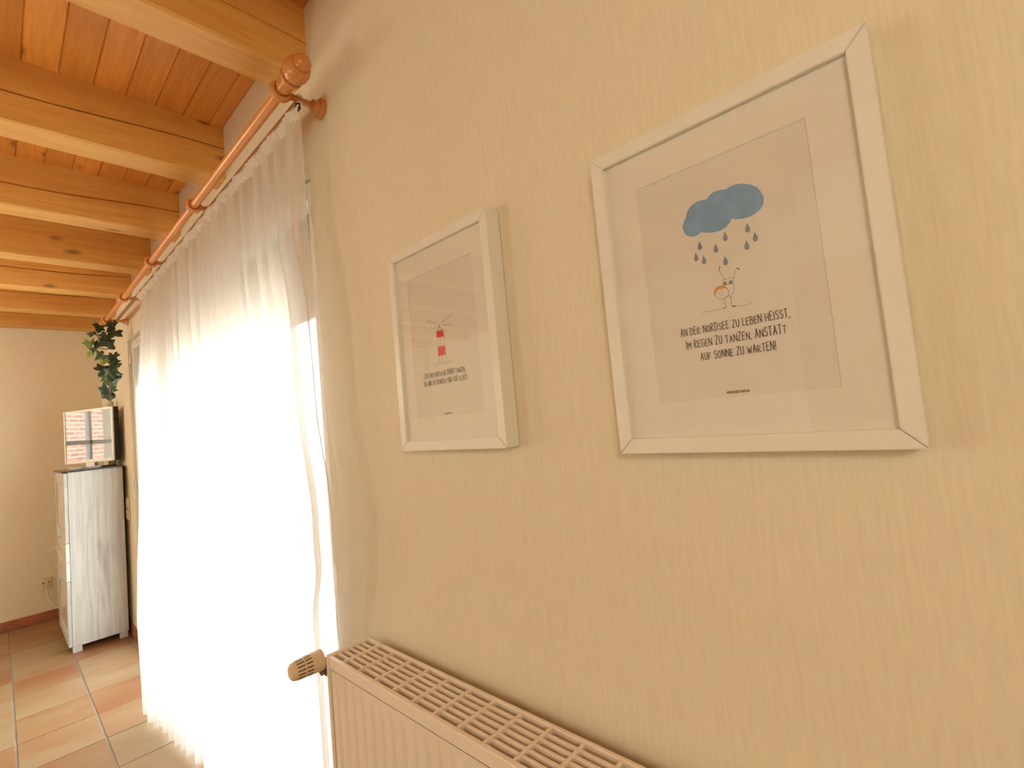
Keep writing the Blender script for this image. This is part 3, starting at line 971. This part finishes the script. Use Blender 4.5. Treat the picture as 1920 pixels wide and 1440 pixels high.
verts, faces = [], []
for j in range(N_V + 1):
    tz = (j / N_V)
    z = ZTOP + (ZBOT - ZTOP) * tz
    for i in range(N_U + 1):
        s = i / N_U
        verts.append((min(-0.014, curtain_x(s, tz) + fold(s, tz) * 0.9), curtain_y(s, tz), z))
for j in range(N_V):
    for i in range(N_U):
        a = j * (N_U + 1) + i
        faces.append((a, a + 1, a + N_U + 2, a + N_U + 1))
MB().poly(verts, faces).build('voile_panel', M['curtain'], cur, smooth='all', fix=False)
# gathered heading
verts, faces = [], []
NU2, NV2 = 1400, 5
for j in range(NV2 + 1):
    tz = j / NV2
    for i in range(NU2 + 1):
        s = i / NU2
        y = 1.174 + (3.24 - 1.174) * s
        g = math.sin(s * 560.0 + 1.6 * math.sin(s * 57)) * (0.55 + 0.35 * math.sin(s * 91.0)) + 0.35 * math.sin(s * 1010.0)
        bulge = math.sin(math.pi * min(1, tz * 1.05))
        x = TRX - 0.004 + 0.010 * g * (0.45 + 0.55 * bulge) - 0.010 * bulge
        z = 2.124 - 0.036 * tz + 0.004 * math.sin(s * 515.0 + 1.0) * (1 - tz) + 0.003 * math.sin(s * 430.0) * tz
        verts.append((x, y, z))
for j in range(NV2):
    for i in range(NU2):
        a = j * (NU2 + 1) + i
        faces.append((a, a + 1, a + NU2 + 2, a + NU2 + 1))
MB().poly(verts, faces).build('gathered_heading', M['ruffle'], cur, smooth='all', fix=False)
hm = shared_box('glider', (0.006, 0.009, 0.016), 0.001, M['brass'])
for i in range(22):
    link('glider', hm, cur, Vector((TRX - 0.002, 1.215 + i * 0.094 + 0.02 * math.sin(i * 2.3), TRZ - 0.012)) - cur.location)

# ------------------------------------------------------------------ radiator
RY1, RY0 = 1.083, 0.083
RXB, RXF = -0.030, -0.133
RT, RB = 0.777, 0.15
rad = empty('radiator', ((RXB + RXF) / 2, (RY0 + RY1) / 2, RB), 'cream flat panel radiator with slotted top grille below the pictures', 'radiator')
# fluted front sheet
pitch = 0.0355
prof = []
y = RY0 + 0.012
while y < RY1 - 0.012:
    s = ((RY1 - 0.03 - y) / pitch) % 1.0
    dip = 0.0
    if s < 0.45:
        dip = 0.0055 * 0.5 * (1 - math.cos(2 * math.pi * s / 0.45))
    prof.append((y, dip))
    y += pitch / 14
mb = MB()
rows = [(RT - 0.030, 0.0), (RT - 0.050, 0.0), (RT - 0.075, 1.0), (RB + 0.05, 1.0), (RB + 0.03, 0.0), (RB, 0.0)]
mb.loft([[(RXF + 0.002 + d * kf, yy, z) for yy, d in prof] for z, kf in rows], closed=False)
mb.build('front_panel', M['rad'], rad, smooth='all')
MB().box((RXB - 0.012, RY0 + 0.012, RB), (RXB - 0.004, RY1 - 0.012, RT - 0.03), 0.002).build('back_panel', M['rad'], rad)
for a, b_ in ((RY1 - 0.012, RY1), (RY0, RY0 + 0.012)):
    MB().box((RXF - 0.002, a, RB), (RXB, b_, RT), 0.003, 2).build('end_cap', M['rad'], rad)
gz0, gz1 = RT - 0.020, RT - 0.002
MB().box((RXF - 0.001, RY0 + 0.012, RT - 0.027), (RXF + 0.009, RY1 - 0.0125, RT - 0.002), 0.002, 2).build('grille_edge', M['rad'], rad)
MB().box((RXB - 0.008, RY0 + 0.012, RT - 0.027), (RXB, RY1 - 0.0125, RT - 0.002), 0.002, 2).build('grille_edge', M['rad'], rad)
x0, x1 = RXF + 0.009, RXB - 0.008
for i in range(1, 6):
    xm = x0 + (x1 - x0) * i / 6
    MB().box((xm - 0.0029, RY0 + 0.012, gz0 - 0.002), (xm + 0.0029, RY1 - 0.0125, gz1 - 0.0015), 0.0008).build('grille_bar', M['rad'], rad)
cb = shared_box('cross_bar', (x1 - x0, 0.0062, 0.013), 0.001, M['rad'])
k = 0
while RY1 - 0.061 - k * 0.0625 > RY0 + 0.02:
    link('cross_bar', cb, rad, Vector(((x0 + x1) / 2, RY1 - 0.061 - k * 0.0625, RT - 0.0085)) - rad.location)
    k += 1
# convector fins inside
fv = []
mb = MB()
y = RY0 + 0.02
fin_pts = []
while y < RY1 - 0.02:
    ph_ = int((y - RY0) / 0.0125) % 2
    fin_pts.append((-0.070 if ph_ else -0.100, y))
    fin_pts.append((-0.070 if ph_ else -0.100, y + 0.0105))
    y += 0.0125
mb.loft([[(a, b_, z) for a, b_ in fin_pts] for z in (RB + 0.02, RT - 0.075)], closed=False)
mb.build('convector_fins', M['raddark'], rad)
# valve and thermostat head at the left end
VY = 1.118
vb = MB()
vb.lathe((-0.085, RY1, 0.735), (0, 1, 0), [(0, 0.013), (0.014, 0.013), (0.016, 0.017), (0.028, 0.017), (0.03, 0.011), (0.05, 0.011)], 12)
vb.lathe((-0.070, VY, 0.735), (-1, 0, 0), [(0, 0.012), (0.02, 0.015), (0.03, 0.015), (0.036, 0.02), (0.052, 0.021), (0.054, 0.015), (0.062, 0.015)], 8)
vb.lathe((-0.075, VY, 0.735), (0, 0, -1), [(-0.02, 0.010), (0.0, 0.012), (0.03, 0.012), (0.035, 0.016), (0.05, 0.016), (0.052, 0.0075), (0.735, 0.0075)], 12)
vb.build('valve', M['brass'], rad, smooth=True)
hd = MB()
HX = -0.128
hd.lathe((HX, VY, 0.755), (-1, 0, 0), [(0, 0.019), (0.001, 0.0225), (0.022, 0.0225), (0.024, 0.0215), (0.060, 0.0195), (0.067, 0.0175), (0.071, 0.013), (0.0725, 0.0)], 32)
hdo = hd.build('thermostat_head', M['head'], rad, smooth=True)
hdo['label'] = 'beige slotted thermostat head'
for i in range(16):
    a = 2 * math.pi * (i + 0.5) / 16
    for x_a, x_b in ((0.027, 0.041), (0.044, 0.060)):
        ra = 0.0217 - 0.002 * (x_a - 0.024) / 0.036
        rb = 0.0217 - 0.002 * (x_b - 0.024) / 0.036
        sl = MB()
        da = 0.055
        ring = []
        for x_, r_ in ((x_a, ra), (x_b, rb)):
            for d_ in (-da, da):
                ring.append((HX - x_, VY + (r_ + 0.0002) * math.cos(a + d_), 0.755 + (r_ + 0.0002) * math.sin(a + d_)))
        inner = []
        for x_, r_ in ((x_a, ra - 0.004), (x_b, rb - 0.004)):
            for d_ in (-da, da):
                inner.append((HX - x_, VY + r_ * math.cos(a + d_), 0.755 + r_ * math.sin(a + d_)))
        sl.poly(ring + inner, [(0, 1, 3, 2), (0, 1, 5, 4), (2, 3, 7, 6), (0, 2, 6, 4), (1, 3, 7, 5)])
        sl.build('slot', M['headslot'], hdo)

# ------------------------------------------------------------------ cabinet
CX0, CX1, CY0, CY1, CZ = -0.330, -0.025, 4.34, 5.03, 1.160
cab = empty('cabinet', ((CX0 + CX1) / 2, (CY0 + CY1) / 2, 0), 'tall whitewashed oak cabinet with drawers in the far corner', 'cabinet')
bd = CX0 + 0.020
for a, b_ in ((CY0, CY0 + 0.018), (CY1 - 0.018, CY1)):
    sp = MB()
    sp.box((bd, a, 0.038), (CX1, b_, CZ), 0.001)
    sp.build('side_panel', M['oak'], cab)
for fy in (CY0, CY1 - 0.05):
    for fx0, fx1 in ((bd, bd + 0.045), (CX1 - 0.048, CX1 - 0.004)):
        MB().box((fx0, fy, 0), (fx1, fy + 0.05, 0.038), 0.001).build('foot', M['oak'], cab)
MB().box((bd, CY0 + 0.018, 0.06), (CX1, CY1 - 0.018, 0.08)).box((bd, CY0 + 0.018, CZ - 0.02), (CX1, CY1 - 0.018, CZ - 0.001)).box((CX1 - 0.006, CY0 + 0.018, 0.06), (CX1, CY1 - 0.018, CZ - 0.002)).build('carcass', M['oak'], cab)
MB().box((CX0 - 0.008, CY0 - 0.008, CZ), (CX1 + 0.004, CY1 + 0.005, CZ + 0.010), 0.002).build('top_plate', M['black'], cab)
ya, yb = CY0 + 0.002, CY1 - 0.002


def front(name, z0, z1, framed, handles):
    d = MB()
    if framed:
        fw = 0.07
        d.box((CX0, ya, z0), (bd - 0.001, ya + fw, z1), 0.002).box((CX0, yb - fw, z0), (bd - 0.001, yb, z1), 0.002)
        d.box((CX0, ya + fw, z0), (bd - 0.001, yb - fw, z0 + fw), 0.002).box((CX0, ya + fw, z1 - fw), (bd - 0.001, yb - fw, z1), 0.002)
        ob = d.build(name, M['oak'], cab)
        MB().box((CX0 + 0.006, ya + fw - 0.004, z0 + fw - 0.004), (CX0 + 0.012, yb - fw + 0.004, z1 - fw + 0.004)).build('inset_panel', M['gloss'], ob)
    else:
        ob = d.box((CX0, ya, z0), (bd - 0.001, yb, z1), 0.002).build(name, M['gloss'], cab)
    for hy, hz in handles:
        g = MB()
        g.tube([(CX0, hy - 0.05, hz), (CX0 - 0.024, hy - 0.05, hz), (CX0 - 0.024, hy + 0.05, hz), (CX0, hy + 0.05, hz)], 0.005)
        g.build('handle', M['steel'], ob, smooth=True)
    return ob


front('door', 0.700, 1.156, True, [(4.66, 0.720)])
front('drawer', 0.578, 0.697, False, [(4.685, 0.640)])
front('drawer', 0.456, 0.575, False, [(4.685, 0.518)])
front('door', 0.040, 0.453, True, [(4.66, 0.435)])

# ------------------------------------------------------------------ television on the cabinet
TVR, TVL = Vector((-0.064, 4.385)), Vector((-0.288, 4.82))
du = (TVR - TVL).normalized()                    # to the right on the screen
nrm = Vector((du.y, -du.x))
if nrm.x > 0:
    nrm = -nrm
width = (TVR - TVL).length
tvc = (TVR + TVL) / 2
TZ0, TZ1 = 1.209, 1.592
tv = empty('television', (tvc.x, tvc.y, CZ + 0.010), 'small silver-edged television with black sides standing on the oak cabinet', 'television')


def tvbox(mb, u0, u1, d0, d1, z0, z1, bevel=0.002):
    """u along the screen from its left edge, d depth behind the screen face"""
    sub = bmesh.new()
    bmesh.ops.create_cube(sub, size=1.0)
    for v in sub.verts:
        u = u0 + (v.co.x + 0.5) * (u1 - u0)
        d = d0 + (v.co.y + 0.5) * (d1 - d0)
        q = TVL + du * u - nrm * d
        v.co = Vector((q.x, q.y, z0 + (v.co.z + 0.5) * (z1 - z0)))
    if bevel:
        bmesh.ops.bevel(sub, geom=sub.edges[:], offset=bevel, segments=2, affect='EDGES')
    mb.join(sub)
    return mb


tvbox(MB(), 0.0, width, 0.008, 0.045, TZ0, TZ1, 0.004).build('housing', M['black'], tv, smooth=True)
tvbox(MB(), 0.10, width - 0.10, 0.044, 0.085, TZ0 + 0.05, TZ1 - 0.06, 0.01).build('back_cover', M['black'], tv, smooth=True)
bz = MB()
bw_ = 0.016
tvbox(bz, 0, bw_, 0, 0.010, TZ0, TZ1); tvbox(bz, width - bw_, width, 0, 0.010, TZ0, TZ1)
tvbox(bz, bw_, width - bw_, 0, 0.010, TZ0, TZ0 + 0.022); tvbox(bz, bw_, width - bw_, 0, 0.010, TZ1 - 0.014, TZ1)
bz.build('bezel', M['silver'], tv)
tvbox(MB(), bw_ - 0.002, width - bw_ + 0.002, 0.003, 0.007, TZ0 + 0.020, TZ1 - 0.012, 0).build('screen', M['screen'], tv)
tvbox(MB(), width * 0.5 - 0.045, width * 0.5 + 0.045, 0.008, 0.03, CZ + 0.022, TZ0 + 0.006, 0.003).build('stand_neck', M['silver'], tv)
tvbox(MB(), width * 0.5 - 0.17, width * 0.5 + 0.17, -0.03, 0.075, CZ + 0.010, CZ + 0.022, 0.004).build('stand_base', M['blackgl'], tv)

# ------------------------------------------------------------------ vase behind the television
vz = CZ + 0.010
va = MB().lathe((-0.040, 4.66, vz), (0, 0, 1), [(0, 0.018), (0.01, 0.022), (0.12, 0.028), (0.24, 0.03), (0.34, 0.026), (0.41, 0.016), (0.43, 0.016), (0.45, 0.022), (0.478, 0.025), (0.476, 0.022), (0.44, 0.013)], 24)
setp(va.build('vase', M['cream'], smooth=True, loc=(-0.040, 4.66, vz)), 'slim cream vase standing behind the television', 'vase')

# ------------------------------------------------------------------ ivy garland
ivy = empty('ivy_garland', (RX, 4.02, 2.12), 'green ivy garland hanging from the far end of the curtain rod', 'garland')
sp = [(RX, 4.05, 2.165), (RX + 0.01, 4.02, 2.10), (-0.15, 4.01, 2.00), (-0.185, 4.01, 1.94), (-0.15, 4.0, 1.90), (-0.11, 4.0, 1.83), (-0.125, 4.0, 1.75), (-0.12, 4.0, 1.66), (-0.115, 4.0, 1.60)]
MB().tube(sp, 0.004, 6).build('stem', M['stem'], ivy, smooth=True)
MB().tube([(-0.17, 3.99, 2.10), (-0.15, 4.0, 2.09), (RX, 4.01, 2.10)], 0.003, 6).build('twig', M['stem'], ivy)
MB().tube([(-0.225, 4.0, 2.035), (-0.18, 4.0, 2.03), (-0.15, 4.0, 2.0)], 0.003, 6).build('twig', M['stem'], ivy)
MB().tube([(-0.18, 4.0, 1.945), (-0.13, 3.99, 1.935), (-0.085, 3.99, 1.945)], 0.0035, 6).build('twig', M['stem'], ivy)
outline = [(0, -0.15), (0.25, -0.55), (0.62, -0.62), (0.58, -0.25), (0.98, 0.02), (0.62, 0.26), (0.42, 0.40), (0.30, 0.78), (0, 1.15), (-0.30, 0.78), (-0.42, 0.40), (-0.62, 0.26), (-0.98, 0.02), (-0.58, -0.25), (-0.62, -0.62), (-0.25, -0.55)]


def leaf_mesh(mat, seed):
    r = random.Random(seed)
    vs_ = [(0, 0, 0.10)]
    for a, b_ in outline:
        vs_.append((a * r.uniform(0.9, 1.1), b_ * r.uniform(0.9, 1.1), 0.12 * b_ - 0.28 * abs(a) + r.uniform(-0.05, 0.05)))
    n = len(outline)
    me = bpy.data.meshes.new('leaf')
    me.from_pydata(vs_, [], [(0, 1 + i, 1 + (i + 1) % n) for i in range(n)])
    me.materials.append(mat)
    return me


lms = [[leaf_mesh(M['leaf%d' % k_], 10 * k_ + j) for j in range(3)] for k_ in range(4)]
lr = random.Random(5)
for i, (x, y, z, r_, k_) in enumerate(LEAVES):
    o = link('leaf', lms[k_][i % 3], ivy, Vector((min(x, -0.045), y, z)) - ivy.location)
    o.scale = (r_, r_, r_)
    o.rotation_euler = (math.radians(90 + lr.uniform(-35, 25)), math.radians(lr.uniform(150, 215) if lr.random() < 0.8 else lr.uniform(60, 300)), math.radians(-10 + lr.uniform(-40, 40)))

# ------------------------------------------------------------------ socket, cord, switch
so2 = empty('wall_socket', (-0.376, FAR, 0.29), 'cream double wall socket low on the far wall', 'socket')
MB().box((-0.408, FAR - 0.011, 0.252), (-0.344, FAR - 0.0005, 0.330), 0.004, 2).build('cover_plate', M['socket'], so2, smooth=True)
for sx in (-0.392, -0.360):
    MB().lathe((sx, FAR - 0.0115, 0.292), (0, 1, 0), [(0, 0.0125), (0.004, 0.012), (0.004, 0.0)], 20).build('receptacle', M['socket'], so2)
    MB().lathe((sx, FAR - 0.0125, 0.292), (0, 1, 0), [(0, 0.006), (0.002, 0.006)], 12).build('pin_hole', M['hole'], so2)
cd = MB().tube([(-0.376, FAR - 0.013, 0.256), (-0.372, FAR - 0.016, 0.215), (-0.362, FAR - 0.018, 0.165), (-0.345, FAR - 0.02, 0.12), (-0.32, FAR - 0.03, 0.085), (-0.285, FAR - 0.05, 0.07), (-0.22, 5.3, 0.07), (-0.15, 5.2, 0.1), (-0.12, 5.05, 0.14)], 0.0035, 8)
setp(cd.build('power_cord', M['cord'], smooth=True, loc=(-0.376, FAR - 0.013, 0.256)), 'thin white power cord running from the socket behind the cabinet', 'cord')
sw = empty('light_switch', (0, 4.33, 0.86), 'cream double light switch on the narrow wall between cabinet and curtain', 'light switch')
MB().box((-0.009, 4.285, 0.785), (-0.0005, 4.375, 0.945), 0.003, 2).build('cover_plate', M['socket'], sw)
for z in (0.826, 0.904):
    MB().box((-0.014, 4.298, z - 0.030), (-0.0085, 4.362, z + 0.030), 0.002).build('rocker', M['cream'], sw)
